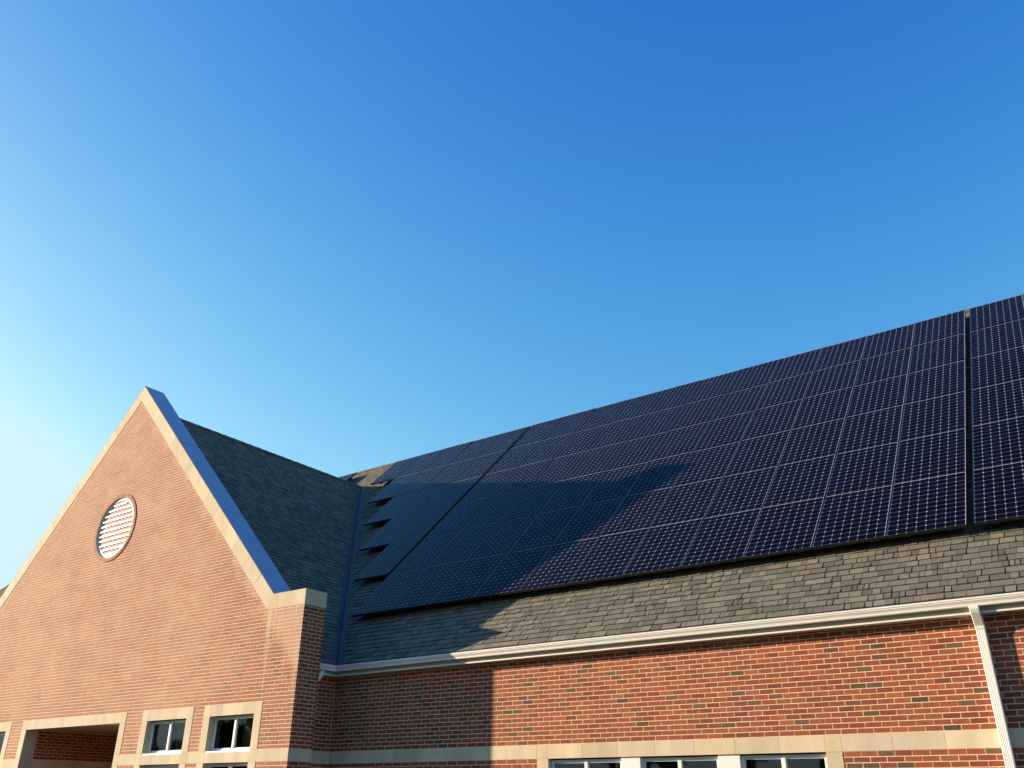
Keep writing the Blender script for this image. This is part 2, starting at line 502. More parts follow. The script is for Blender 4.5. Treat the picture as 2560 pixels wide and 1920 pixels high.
# ---- window builder (frame with two panes) in a wall facing -Y
def window(parent, F, u0, u1, v0, v1, dep, frame=0.045, mull=(0.5,), name='window', curtain=None, sill=0.03, post=0.05):
    fr = MB()
    d0, d1 = -dep - 0.05, -dep
    fr.box(u0, u1, v1 - frame, v1, d0, d1, F=F)
    fr.box(u0, u1, v0, v0 + frame, d0, d1, F=F)
    fr.box(u0, u0 + frame, v0 + frame, v1 - frame, d0, d1 + .001, F=F)
    fr.box(u1 - frame, u1, v0 + frame, v1 - frame, d0, d1 + .001, F=F)
    edges = [u0 + frame]
    for t in mull:
        um = u0 + (u1 - u0) * t
        fr.box(um - post / 2, um + post / 2, v0 + frame, v1 - frame, d0, d1 + 0.008, F=F)
        edges += [um - post / 2, um + post / 2]
    edges.append(u1 - frame)
    w = fr.build(name, M_VINYL, parent, fix=True)
    for a, b in zip(edges[::2], edges[1::2]):
        p = MB()
        sh = 0.014
        p.box(a, a + sh, v0 + frame, v1 - frame, d0 + .01, d1 - .012, F=F)
        p.box(b - sh, b, v0 + frame, v1 - frame, d0 + .01, d1 - .012, F=F)
        p.box(a + sh, b - sh, v0 + frame, v0 + frame + sh, d0 + .01, d1 - .012, F=F)
        p.box(a + sh, b - sh, v1 - frame - sh, v1 - frame, d0 + .01, d1 - .012, F=F)
        p.build('sash', M_VINYL, w, fix=True)
        p = MB(); p.face([F(a, v0 + frame, d1 - .025), F(b, v0 + frame, d1 - .025), F(b, v1 - frame, d1 - .025), F(a, v1 - frame, d1 - .025)])
        p.build('pane', M_GLASS, w)
    if sill:
        s = MB(); s.box(u0 - 0.0, u1, v0 - sill, v0, -dep - .03, 0.0, F=F)
        s.build('sill', M_VINYL, w, fix=True)
    if curtain:
        for c0, c1 in curtain:
            k = MB(); nn = max(8, int((c1 - c0) / 0.02)); ds = d0 - 0.10
            pr_ = [(c0 + (c1 - c0) * i / nn, ds + 0.02 * math.sin(i * 1.1) + random.uniform(-.004, .004)) for i in range(nn + 1)]
            for (a, da), (b, db) in zip(pr_, pr_[1:]):
                k.face([F(a, v0 - .05, da), F(b, v0 - .05, db), F(b, v1 + .05, db), F(a, v1 + .05, da)])
            k.build('curtain', M_CURTAIN, w)
    return w


# reveals and dark room behind a window opening
def reveal(parent, F, u0, u1, v0, v1, dep, m=None, name='reveal', room=1.6):
    r = MB()
    r.face([F(u0, v0, 0), F(u0, v0, -dep), F(u0, v1, -dep), F(u0, v1, 0)])
    r.face([F(u1, v0, 0), F(u1, v1, 0), F(u1, v1, -dep), F(u1, v0, -dep)])
    r.face([F(u0, v1, 0), F(u0, v1, -dep), F(u1, v1, -dep), F(u1, v1, 0)])
    r.face([F(u0, v0, 0), F(u1, v0, 0), F(u1, v0, -dep), F(u0, v0, -dep)])
    a0, a1, b0, b1 = u0 - .3, u1 + .3, v0 - .2, v1 + .05
    r.face([F(a0, b0, -dep - room), F(a1, b0, -dep - room), F(a1, b1, -dep - room), F(a0, b1, -dep - room)], m=1)
    r.face([F(a0, b0, -dep), F(a0, b0, -dep - room), F(a0, b1, -dep - room), F(a0, b1, -dep)], m=1)
    r.face([F(a1, b0, -dep), F(a1, b0, -dep - room), F(a1, b1, -dep - room), F(a1, b1, -dep)], m=1)
    r.face([F(a0, b1, -dep), F(a1, b1, -dep), F(a1, b1, -dep - room), F(a0, b1, -dep - room)], m=1)
    r.face([F(a0, b0, -dep), F(a1, b0, -dep), F(a1, b0, -dep - room), F(a0, b0, -dep - room)], m=1)
    return r.build(name, [m or M_STONE, M_DARK], parent)


# wide window in the main wall: three double windows with flat white posts between
reveal(B, FM0, WIN_M[0], WIN_M[1], WIN_M[2], WIN_M[3], 0.075)
for a, b in ((-8.235, -6.975), (-6.655, -5.445), (-5.125, -3.945)):
    window(B, FM0, a, b, 0.97, ZI - 0.018, 0.075, frame=0.036, post=0.05, sill=0)
for a, b in ((-6.973, -6.657), (-5.443, -5.127)):
    po = MB(); po.box(a, b, 0.97, ZI - 0.003, -0.10, -0.02, F=FM0)
    po.build('window_post', M_VINYL, B, fix=True)
su = MB()
for a, b in ((SUR_M[0], WIN_M[0]), (WIN_M[1], SUR_M[1])):
    for z0, z1 in ((0.75, 1.2), (1.2, 1.81), (1.81, ZI - .003)):
        su.box(a + .001, b - .001, z0 + .0015, z1 - .0015, -0.09, 0.004, stone_col(), F=FM0)
blocks(su, FM0, stepsr(WIN_M[0], WIN_M[1], 0.615), 0.75, 0.95, proud=0.02)
su.build('stone_surround', M_STONE, B, fix=True)

# ---- gable wall (facing -Y at y = -P)
FG = Ffront(-P)
BIG = (-21.79, -18.05)
W1 = (-17.09, -15.812)
W2 = (-15.09, -13.81)
W0 = (2 * -19.92 - (-17.09) - 1.278, 2 * -19.92 + 17.09)     # far left window, mirror of W1
W0 = (-24.03, -22.71)
W00 = (-26.03, -24.75)
JW = 0.198
LH = 3 * CO
CB = ZA - 0.405       # where the brick meets the coping on the axis
cw = 0.29
ZCB = ZC - 0.288
LVX, LVZ, LVR = XR - 0.03, 7.475, 0.83


def glim(v):
    if v > ZCB:
        h = (CB - v) / MG
        return (XR - h, XR + h)
    return (XPL, XP)


op = [(a - JW, b + JW, ZI if not big else 0.0, ZL) for a, b, big in ((*BIG, 1), (*W1, 0), (*W2, 0), (*W0, 0), (*W00, 0))]
lo = [(a - JW, b + JW, 0.6, ZI) for a, b in (W1, W2, W0, W00)]
mb = MB()
band = [(XPL, XP, ZI, ZB)]
bricks(mb, FG, XPL, XP - 0.001, 0.0, CB, ZB, lim=glim, holes=op + lo + band, circle=(LVX, LVZ, LVR - 0.05))
# mortar bed of the gable: columns of thin strips so the round vent opening stays open
hol = [(BIG[0], BIG[1], 0, ZL - LH)] + [(a, b, ZB, ZL - LH) for a, b in (W1, W2, W0, W00)] + [(a, b, 0.75, ZI) for a, b in (W1, W2, W0, W00)]
sheet(mb, FG, XPL, XP, 0.0, ZC - 0.1, -0.0014, holes=hol)
NS = 90
zr0 = ZC - 0.1
for i in range(NS):
    a = zr0 + (ZA - 0.2 - zr0) * i / NS; b = zr0 + (ZA - 0.2 - zr0) * (i + 1) / NS
    def gl(v):
        h = (ZA - 0.15 - v) / MG
        return XR - h, XR + h
    (l0, r0_), (l1, r1_) = gl(a), gl(b)
    def cc_(v):
        d = (LVR - 0.04) ** 2 - (v - LVZ) ** 2
        return math.sqrt(d) if d > 0 else 0
    ca, cb_ = cc_(a), cc_(b)
    if ca > 0 or cb_ > 0:
        mb.face([FG(l0, a, -.0014), FG(LVX - ca, a, -.0014), FG(LVX - cb_, b, -.0014), FG(l1, b, -.0014)], m=1)
        mb.face([FG(LVX + ca, a, -.0014), FG(r0_, a, -.0014), FG(r1_, b, -.0014), FG(LVX + cb_, b, -.0014)], m=1)
    else:
        mb.face([FG(l0, a, -.0014), FG(r0_, a, -.0014), FG(r1_, b, -.0014), FG(l1, b, -.0014)], m=1)
mb.build('gable_wall', [M_BRICKG, M_MORTARG], B)

# pier side, wing side wall, rear of the parapet
mb = MB()
bricks(mb, Fside(XP), -P + 0.002, PB, 0.0, ZCB, ZB, holes=[(-P, PB, ZI, ZB)])
sheet(mb, Fside(XP), -P + 0.003, PB, 0.0, ZC - 0.05, -0.0014)
bricks(mb, Fside(XC), PB, -0.003, 0.0, 3.80, ZB, holes=[(PB, 0, ZI, ZB)])
sheet(mb, Fside(XC), PB, 0.0, 0.0, 3.9, -0.0014)
# pier back and left pier
mb.face([(XP - .003, PB, 0), (XC, PB, 0), (XC, PB, ZC - .05), (XP - .003, PB, ZC - .05)], m=1)
mb.face([(XPL, -P + .003, 0), (XPL, PB, 0), (XPL, PB, ZC - .05), (XPL, -P + .003, ZC - .05)], (0.33, .1, .055), 0)
mb.face([(2 * XR - XC, PB, 0), (2 * XR - XC, 0, 0), (2 * XR - XC, 0, 3.9), (2 * XR - XC, PB, 3.9)], (0.33, .1, .055), 0)
mb.face([(XC - .5, PB, ZC - .05), (2 * XR - XC + .5, PB, ZC - .05), (XR, PB, ZA - .15)], (0.33, .1, .055), 0)
mb.face([(XPL, PB, 3.4), (XP, PB, 3.4), (XP, PB, ZC - .05), (XPL, PB, ZC - .05)], (0.33, .1, .055), 0)
mb.build('side_wall', [M_BRICK, M_MORTAR], B)

# stone work of the gable
st = MB()
segs = [(XPL, W00[0] - JW), (W00[1] + JW, W0[0] - JW), (W0[1] + JW, BIG[0] - JW), (BIG[1] + JW, W1[0] - JW), (W1[1] + JW, W2[0] - JW), (W2[1] + JW, XP - .001)]
for a, b in segs:
    st = MB(); blocks(st, FG, stepsr(a, b, 0.61), ZI, ZB); st.build('stone_band', M_STONE, B, fix=True)
for (a, b) in (W1, W2, W0, W00):
    st = MB(); blocks(st, FG, stepsr(a, b, 0.61, 0.34), ZI, ZB - .03, dep=0.25); st.build('stone_band', M_STONE, B, fix=True)
for (a, b), big in ((BIG, 1), (W1, 0), (W2, 0), (W0, 0), (W00, 0)):
    st = MB()
    blocks(st, FG, stepsr(a, b, 0.61 if not big else 0.40, 0.34), ZL - LH, ZL, dep=0.3)
    for p, q in ((a - JW, a), (b, b + JW)):
        for z0, z1 in ((0.0, 0.8), (0.8, 1.5), (1.5, ZI), (ZI, ZB), (ZB, ZL - LH), (ZL - LH, ZL)):
            st.box(p + .001, q - .001, z0 + .0015, z1 - .0015, -0.22, 0.0045, stone_col(), F=FG)
    st.build('stone_surround', M_STONE, B, fix=True)

for (a, b), cur in ((W1, [(-16.40, -15.85)]), (W2, [(-14.38, -13.83)]), (W0, [(-23.3, -22.75)]), (W00, None)):
    reveal(B, FG, a, b, ZB - .03, ZL - LH, 0.115)
    window(B, FG, a + .005, b - .005, ZB + 0.0, ZL - LH - .004, 0.115, frame=0.04, curtain=cur, sill=0.028)
    reveal(B, FG, a, b, 0.75, ZI, 0.115)
    window(B, FG, a + .005, b - .005, 0.78, ZI - .004, 0.115, frame=0.04, sill=0.028)

# porch behind the large opening
pc = MB()
za, x0, x1 = ZL - LH + 0.012, BIG[0], BIG[1]
yi = -P + 0.30
Fpl = Fside(x0)
pc.face([(x0, -P, 0), (x0, yi, 0), (x0, yi, za), (x0, -P, za)], m=2)
pc.face([(x1, -P, 0), (x1, yi, 0), (x1, yi, za), (x1, -P, za)], m=2)
pc.face([(x0 - .02, yi, 0), (x0, yi, 0), (x0, yi, za), (x0 - .02, yi, za)], m=2)
bricks(pc, Fside(x0 - .02), yi, 3.0, ZB, za, ZB)
bricks(pc, Fside(x0 - .02), yi, 3.0, 0, ZI, ZB)
sheet(pc, Fside(x0 - .02), yi, 3.0, 0, za, -0.0014)
pc.face([(x0 - .02, 3, 0), (x1 + .3, 3, 0), (x1 + .3, 3, za), (x0 - .02, 3, za)], (0.3, .09, .05), 0)
pc.face([(x1 + .3, yi, 0), (x1 + .3, 3, 0), (x1 + .3, 3, za), (x1 + .3, yi, za)], (0.3, .09, .05), 0)
pc.build('porch_wall', [M_BRICK, M_MORTAR, M_PLASTER], B)
st = MB(); blocks(st, Fside(x0 - .02), stepsr(yi, 3.0, 0.61), ZI, ZB); st.build('stone_band', M_STONE, B, fix=True)
ce = MB(); ce.face([(x0 - .3, yi, za), (x1 + .3, yi, za), (x1 + .3, 3, za), (x0 - .3, 3, za)])
ce.build('porch_ceiling', M_PLASTER, B)

# coping: raked stone blocks, level returns
cp = MB()
L = math.hypot(1, MG); ex, ez = 1 / L, -MG / L           # down-slope (right)
nx, nz = -ez, ex                                         # outward normal (right side)
Ltot = (ZA - ZC) / MG * L
inner = cw
def rake(sign, t0, t1, d0, d1, y0, y1, c, gap=.0035, mitre=True, bot=False):
    """block between distances t0..t1 down the slope; d = depth below outer line"""
    pts = []
    for t, d in ((t0, d0), (t1, d0), (t1, d1), (t0, d1)):
        px = ex * t - nx * d; pz = ez * t - nz * d
        pts.append((px, pz))
    return pts
def clip_left(pts):       # keep x >= 0 (mitre on the axis)
    out = []
    for (a, b), (c, d) in zip(pts, pts[1:] + pts[:1]):
        if a >= 0: out.append((a, b))
        if (a >= 0) != (c >= 0):
            t = a / (a - c); out.append((0, b + (d - b) * t))
    return out
def clip_line(pts, f):
    out = []
    for p, q in zip(pts, pts[1:] + pts[:1]):
        fp, fq = f(*p), f(*q)
        if fp >= 0: out.append(p)
        if (fp >= 0) != (fq >= 0):
            t = fp / (fp - fq); out.append((p[0] + (q[0] - p[0]) * t, p[1] + (q[1] - p[1]) * t))
    return out
# bisector at the foot of the rake
Vx, Vz = ex * Ltot, ez * Ltot
ux, uz = -ex + 1, -ez + 0
# bisector direction between up-slope and level: points inward/down
bx, bz = (-ex + 1), (-ez)
def foot(x, z):           # >= 0 on the rake side
    ox, oz = (Vx - 0.135, Vz - 0.288)      # lower mitre point, measured from the apex
    return -((x - Vx) * (oz - Vz) - (z - Vz) * (ox - Vx))
if foot(0.1, -0.2) < 0:
    foot_ = foot
    foot = lambda x, z: -foot_(x, z)
ts = [0.0, 1.39] + [1.39 + 0.5975 * i for i in range(1, 40)]
ts = [t for t in ts if t < Ltot - 0.1] + [Ltot + 0.6]
ts[1] = 1.395
for sgn in (1, -1):
    tt = ts if sgn > 0 else [0.0, 0.35] + [t for t in ts[1:]]
    for a, b in zip(tt, tt[1:]):
        g = 0.0035
        p = rake(sgn, a + (g if a else -1), b - g, 0, cw, 0, 0, None)
        p = clip_left(p); p = clip_line(p, foot)
        if len(p) < 3: continue
        c = stone_col(); c = tuple(k * 1.02 for k in c)
        cp.extrude_poly([(XR + sgn * q[0], ZA + q[1]) for q in p], -0.006, 0.08, lambda x, z, t: (x, -P + t, z), c)
    # level return
    fx = XR + sgn * Vx
    lx = XR + sgn * (Vx - 0.135)
    j1 = XR + sgn * (Vx + 0.15); e1 = XP + 0.006 if sgn > 0 else XPL - 0.006
    cp.extrude_poly([(lx + sgn * .002, ZC - .288), (j1 - sgn * .002, ZC - .288), (j1 - sgn * .002, ZC), (fx + sgn * .002, ZC)], -0.006, 0.08, lambda x, z, t: (x, -P + t, z), stone_col())
    c = stone_col()
    a_, b_ = sorted((j1 + sgn * .002, e1))
    cp.box(a_, b_, -P - 0.006, PB + .004, ZC - .288, ZC, c)
    a_, b_ = sorted((j1 + sgn * .001, fx - sgn * .1))
    cp.box(a_, b_, -P + 0.081, PB + .004, ZC - .288, ZC - .002, c)
coping = cp.build('coping', M_STONE, B, fix=True)
# sheet metal cap over the parapet
mc = MB()
for sgn in (1, -1):
    cuts = [0.0, 2.80, 5.68, Ltot - 0.004]
    for a, b in zip(cuts, cuts[1:]):
        a2 = a + (0.02 if a else 0)
        q = [(ex * a2, ez * a2), (ex * (b - .003), ez * (b - .003))]
        y0, y1 = -P - 0.002, PB + 0.015
        h = 0.010; dn = 0.05
        lo_ = 0.004
        def pt(t, d): return (XR + sgn * (ex * t + nx * d), ZA + ez * t + nz * d)
        A0, A1 = pt(a2 if a else -0.0, lo_), pt(b - .003, lo_)
        B0, B1 = pt(a2 if a else -0.0, lo_ + h), pt(b - .003, lo_ + h)
        if not a:
            A0 = (XR, ZA + lo_ * L); B0 = (XR, ZA + (lo_ + h) * L)
        mc.face([(B0[0], y0, B0[1]), (B1[0], y0, B1[1]), (B1[0], y1, B1[1]), (B0[0], y1, B0[1])])
        mc.face([(A0[0], y0, A0[1]), (A1[0], y0, A1[1]), (B1[0], y0, B1[1]), (B0[0], y0, B0[1])], m=2)
        D0, D1 = pt(a2, -0.06), pt(b - .003, -0.06)
        if not a: D0 = (XR, ZA - .06 * L)
        mc.face([(D0[0], y1, D0[1]), (D1[0], y1, D1[1]), (B1[0], y1, B1[1]), (B0[0], y1, B0[1])])
        mc.face([(A1[0], y0, A1[1]), (A1[0], y1, A1[1]), (B1[0], y1, B1[1]), (B1[0], y0, B1[1])])
        if a:
            mc.face([(A0[0], y0, A0[1]), (A0[0], y1, A0[1]), (B0[0], y1, B0[1]), (B0[0], y0, B0[1])])
        # backing under the seams
    def pt2(t, d): return (XR + sgn * (ex * t + nx * d), ZA + ez * t + nz * d)
    E0, E1 = (XR, ZA - .001), pt2(Ltot - .01, -0.001)
    mc.face([(E0[0], -P + .08, E0[1]), (E1[0], -P + .08, E1[1]), (E1[0], PB, E1[1]), (E0[0], PB, E0[1])], m=1)
mc.build('metal_cap', [M_CAP, M_DARK, mat('cap edge sealant', (0.10, 0.035, 0.03), 0.8)], coping)

# round louvred vent
lv = MB()
RI = 0.735
nb = 96
for i in range(nb):                     # ring of brick headers
    a0, a1 = 2 * math.pi * (i + .07) / nb, 2 * math.pi * (i + .93) / nb
    c = brick_col(); c = (c[0] * 1.25, c[1] * 1.5, c[2] * 1.6)
    jj = random.uniform(-.004, .004)
    pol = [(LVX + r * math.cos(t), LVZ + r * math.sin(t)) for r, t in ((RI, a0), (LVR + jj, a0), (LVR + jj, a1), (RI, a1))]
    lv.extrude_poly(pol, -0.016, 0.10, lambda x, z, t: (x, -P + t, z), c)
ring = lv.build('brick_ring', M_BRICKG, B, fix=True)
mr = MB()
K = 96
for i in range(K):
    a0, a1 = 2 * math.pi * i / K, 2 * math.pi * (i + 1) / K
    pol = [(LVX + r * math.cos(t), LVZ + r * math.sin(t)) for r, t in ((RI - .001, a0), (LVR - .012, a0), (LVR - .012, a1), (RI - .001, a1))]
    mr.extrude_poly(pol, -0.010, 0.10, lambda x, z, t: (x, -P + t, z))
mr.build('ring_mortar', M_MORTAR, ring, fix=True)
vt = MB()
R1, R2 = RI - 0.003, RI - 0.062
for i in range(K):
    a0, a1 = 2 * math.pi * i / K, 2 * math.pi * (i + 1) / K
    pol = [(LVX + r * math.cos(t), LVZ + r * math.sin(t)) for r, t in ((R2, a0), (R1, a0), (R1, a1), (R2, a1))]
    vt.extrude_poly(pol, 0.02, 0.12, lambda x, z, t: (x, -P + t, z))
vent = vt.build('louver_vent', M_WHITE, B, fix=True)
pitch = 0.1215
for k in range(-6, 7):
    zc_ = LVZ + k * pitch
    sl = MB()
    h = R2 - 0.002
    zz = abs(zc_ - LVZ)
    if zz > h - 0.01: continue
    w = math.sqrt(h * h - min(zz + 0.01, h - .001) ** 2)
    # blade slanting down towards the outside
    for (ya, za_), (yb, zb_) in (((0.024, -0.030), (0.037, 0.012)),):
        sl.extrude_poly([(ya, za_), (yb, zb_), (yb, zb_ + .008), (ya, za_ + .012), (ya - .006, za_ + .012), (ya - .006, za_ - .006)], LVX - w, LVX + w,
                        lambda p, q, t: (t, -P + p, zc_ + q))
    sl.build('slat', M_WHITE, vent, fix=True)
bk = MB()
bk.face([(LVX + RI * 1.02 * math.cos(2 * math.pi * i / K), -P + 0.041, LVZ + RI * 1.02 * math.sin(2 * math.pi * i / K)) for i in range(K)])
bk.build('vent_back', mat('vent backing', (0.62, 0.38, 0.34), 0.9), vent)

# ------------------------------------------------------------------ roofs
LS = math.hypot(1, M); cyv, czv = 1 / LS, M / LS
YE = -0.252
FRm = lambda u, v, d: (u, YE + v * cyv - d * czv, shz(YE) + v * czv + d * cyv)          # main front slope
XEv = XC + 0.252
FRw = lambda u, v, d: (XEv - v * cyv + d * czv, u, (ZR - M * (XEv - XR)) + v * czv + d * cyv)  # wing right slope, u = y
VF = 0.13

SHC0 = [(0.155, 0.140, 0.108), (0.175, 0.158, 0.122), (0.135, 0.122, 0.098), (0.165, 0.142, 0.112), (0.115, 0.106, 0.090), (0.185, 0.168, 0.132), (0.150, 0.130, 0.108), (0.105, 0.098, 0.085)]

SHC = [(a * 0.93, b * 0.93, c * 0.90) for a, b, c in SHC0]


def shingles(mb, F, vmax, left, right, u0, u1, EX=0.1385, flip=False, fade=False):
    """left(v), right(v): limits of the course along u (functions of slope distance)"""
    r = 0
    while r * EX < vmax - 0.02:
        va, vb = r * EX, min((r + 1) * EX + 0.012, vmax)
        l0, l1, r0, r1 = left(va), left(vb), right(va), right(vb)
        u = min(l0, l1) - random.uniform(0, .3)
        prev = None
        ph1, ph2 = random.uniform(0, 6.28), random.uniform(0, 6.28)
        while u < max(r0, r1):
            w = random.choice((0.07, 0.09, 0.11, 0.13, 0.16, 0.19, 0.24)) * random.uniform(.85, 1.15)
            q = u + w
            thick = random.choice((0.003, 0.004, 0.012))
            gap = random.choice((0.005, 0.006, 0.014))
            pb, pt_, qb, qt = max(u, l0), max(u, l1), min(q - gap, r0), min(q - gap, r1)
            if qb > pb + .004 or qt > pt_ + .004:
                if qb < pb: qb = pb = (qb + pb) / 2
                if qt < pt_: qt = pt_ = (qt + pt_) / 2
                c = random.choice(SHC); k = random.uniform(.85, 1.15); c = tuple(x * k for x in c)
                wv = 0.0035 * math.sin(u * 1.9 + ph1) + 0.002 * math.sin(u * 5.3 + ph2)
                low = va + 0.022 + wv + (0.0 if thick > .005 else 0.006) + random.uniform(-.0015, .0015)
                t = thick + random.uniform(0, .002)
                a = [F(pb, low, t + .005), F(qb, low, t + .005), F(qt, vb, t * .3 + .002), F(pt_, vb, t * .3 + .002)]
                z = [F(pb, low, 0.0), F(qb, low, 0.0), F(qt, vb, 0.0), F(pt_, vb, 0.0)]
                if flip: a, z = a[::-1], z[::-1]
                i = len(mb.v); mb.v += [tuple(p) for p in a + z]
                for f in ((0, 1, 2, 3), (0, 4, 5, 1), (1, 5, 6, 2), (3, 7, 4, 0)):
                    mb.f.append(tuple(i + x for x in f)); mb.c.append(c); mb.m.append(0)
            u = q
        r += 1


yv = lambda v: YE + v * cyv
VT = (YR - YE) / cyv
def vr(v):      # right valley limit for the main roof
    y = yv(v)
    return (XC - y + VF) if y < (XC - XR) else XR
def vl(v):
    y = yv(v)
    return (2 * XR - (XC - y) - VF) if y < (XC - XR) else XR
mb = MB()
shingles(mb, FRm, VT, vr, lambda v: XE1, 0, 0)
# left part: only a strip near the far end and the top are ever in sight
shingles(mb, FRm, VT, lambda v: XE0, vl, 0, 0)
base = [FRm(XE0, 0, -.004), FRm(XE1, 0, -.004), FRm(XE1, VT, -.004), FRm(XE0, VT, -.004)]
# base as clipped polygons
yt = XC - XR; vt_ = (yt - YE) / cyv
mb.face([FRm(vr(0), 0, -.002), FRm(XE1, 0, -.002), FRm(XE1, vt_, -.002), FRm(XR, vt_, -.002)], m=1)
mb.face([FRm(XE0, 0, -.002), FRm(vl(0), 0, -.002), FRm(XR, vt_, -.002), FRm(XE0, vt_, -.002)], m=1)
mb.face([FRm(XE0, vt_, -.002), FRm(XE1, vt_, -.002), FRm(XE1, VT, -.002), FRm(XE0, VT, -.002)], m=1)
# rear slope
zt = shz(YR)
mb.face([(XE0, YR, zt), (XE1, YR, zt), (XE1, 2 * YR - YE, shz(YE)), (XE0, 2 * YR - YE, shz(YE))], (0.14, .13, .11), 0)
# edges
for xe in (XE0, XE1):
    mb.face([(xe, YE, shz(YE)), (xe, YR, zt), (xe, YR, zt - .2), (xe, YE, shz(YE) - .2)], m=1)
    mb.face([(xe, 2 * YR - YE, shz(YE)), (xe, YR, zt), (xe, YR, zt - .2), (xe, 2 * YR - YE, shz(YE) - .2)], m=1)
mb.face([(XC + .25, YE, shz(YE) + .002), (XE1, YE, shz(YE) + .002), (XE1, YE + .01, shz(YE) - .03), (XC + .25, YE + .01, shz(YE) - .03)], m=1)
roof = mb.build('roof', [M_SHIN, M_SHBASE], B)

mb = MB()
# wing slope: course along y from the parapet back to the valley
def wv_(v):
    x = XEv - v * cyv           # valley: y = XC - x
    return (XC - x) - VF
VTW = (XEv - XR) / cyv
shingles(mb, FRw, VTW, lambda v: PB + 0.02, wv_, 0, 0, flip=False)
mb.face([FRw(PB, 0, -.002), FRw(wv_(0), 0, -.002), FRw(wv_(VTW), VTW, -.002), FRw(PB, VTW, -.002)], m=1)
# left slope, mirrored, plain
mir = lambda p: (2 * XR - p[0], p[1], p[2])
mb.face([mir(p) for p in (FRw(PB, 0, -.002), FRw(wv_(0) + VF, 0, -.002), FRw(wv_(VTW) + VF, VTW, -.002), FRw(PB, VTW, -.002))], (0.14, .13, .11), 0)
wroof = mb.build('wing_roof', [M_SHIN, M_SHBASE], B)


def ridge(F, a, b, parent):
    """overlapping ridge cap shingles; F(t, side, h)"""
    k = MB(); t = a
    while t < b:
        q = min(t + 0.29, b)
        c = random.choice(SHC); c = tuple(x * .8 for x in c)
        for s in (-1, 1):
            k.face([F(t, 0, 0.022), F(q, 0, 0.014), F(q, s * .13, 0.010), F(t, s * .13, 0.018)], c)
            k.face([F(t, s * .13, 0.018), F(q, s * .13, 0.010), F(q, s * .13, 0.0), F(t, s * .13, 0.0)], c)
        k.face([F(t, 0, 0.022), F(t, .13, .018), F(t, .13, 0), F(t, 0, 0)], c)
        t += 0.145 * 2
    for s in (-1, 1):       # dark vent strip under the caps, painting their shaded side into the colour
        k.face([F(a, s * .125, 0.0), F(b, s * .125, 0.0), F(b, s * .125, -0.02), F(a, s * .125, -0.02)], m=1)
    return k.build('ridge_cap', [M_SHIN, M_SHBASE], parent)


ridge(lambda t, s, h: (t, YR + s * cyv, zt - abs(s) * czv + h + .026), XE0, XE1, roof)
ridge(lambda t, s, h: (XR + s * cyv, t, ZR - abs(s) * czv + h + .026), PB, XC - XR + .05, wroof)

# valley flashings
for sg in (1, -1):
    vm = MB()
    S = (lambda p: p) if sg > 0 else mir
    y0, y1 = YE, XC - XR
    w = VF + 0.03
    zv = lambda y: shz(y)
    e0, e1 = (XC - y0, y0, zv(y0) + .008), (XC - y1, y1, zv(y1) + .008)
    Lr = lambda y: (XC - y + w, y, zv(y) + .004)                 # on the main roof
    Ll = lambda y: (XC - y, y - w, zv(y) + .004)                 # on the wing roof
    vm.face([S(e0), S(Lr(y0)), S(Lr(y1)), S(e1)]); vm.face([S(Ll(y0)), S(e0), S(e1), S(Ll(y1))])
    # small standing rib along the middle
    a0, a1 = (XC - y0 + .02, y0, zv(y0) + .004), (XC - y1 + .02, y1, zv(y1) + .004)
    b0, b1 = (XC - y0, y0 - .02, zv(y0) + .004), (XC - y1, y1 - .02, zv(y1) + .004)
    r0_, r1_ = (XC - y0 + .002, y0 - .002, zv(y0) + .035), (XC - y1 + .002, y1 - .002, zv(y1) + .035)
    vm.face([S(a0), S(a1), S(r1_), S(r0_)]); vm.face([S(b0), S(b1), S(r1_), S(r0_)])
    vm.build('valley_flashing', M_VALLEY, roof)

# ------------------------------------------------------------------ gutter, fascia, downspout
GP = [(-.150, 3.905), (-.150, 3.806), (-.232, 3.800), (-.240, 3.810), (-.241, 3.826), (-.246, 3.842), (-.256, 3.858), (-.262, 3.866), (-.262, 3.880),
      (-.270, 3.884), (-.270, 3.902), (-.266, 3.906), (-.256, 3.903), (-.256, 3.893), (-.246, 3.880), (-.156, 3.825), (-.156, 3.905)]
gt = MB()
def run(F0, F1, poly, mbx):
    n = len(poly); i = len(mbx.v)
    mbx.v += [F0(*p) for p in poly] + [F1(*p) for p in poly]
    for k in range(n):
        l = (k + 1) % n
        mbx.f.append((i + k, i + l, i + n + l, i + n + k)); mbx.c.append((1, 1, 1)); mbx.m.append(0)
    mbx.f.append(tuple(i + n + k for k in range(n))); mbx.c.append((1, 1, 1)); mbx.m.append(0)
    mbx.f.append(tuple(i + k for k in range(n - 1, -1, -1))); mbx.c.append((1, 1, 1)); mbx.m.append(0)
mitre = lambda y, z: (XC - y, y, z)                # 45 degree mitre with the wing gutter
run(mitre, lambda y, z: (XE1, y, z), GP, gt)
run(lambda y, z: (XC - y, PB + .004, z), mitre, GP, gt)
gutter = gt.build('gutter', M_WHITE, B, fix=True)
fa = MB()
FP = [(-.012, 3.95), (-.012, 3.747), (-.149, 3.747), (-.149, 3.95)]
run(mitre, lambda y, z: (XE1, y, z), FP, fa)
run(lambda y, z: (XC - y, PB + .004, z), mitre, FP, fa)
fascia = fa.build('fascia', M_FASCIA, B, fix=True)
tr = MB()
TP = [(0.0, 3.745), (0.0, 3.724), (-.172, 3.724), (-.172, 3.745)]
run(mitre, lambda y, z: (XE1, y, z), TP, tr)
run(lambda y, z: (XC - y, PB + .004, z), mitre, TP, tr)
tr.build('fascia_trim', M_WHITE, fascia, fix=True)


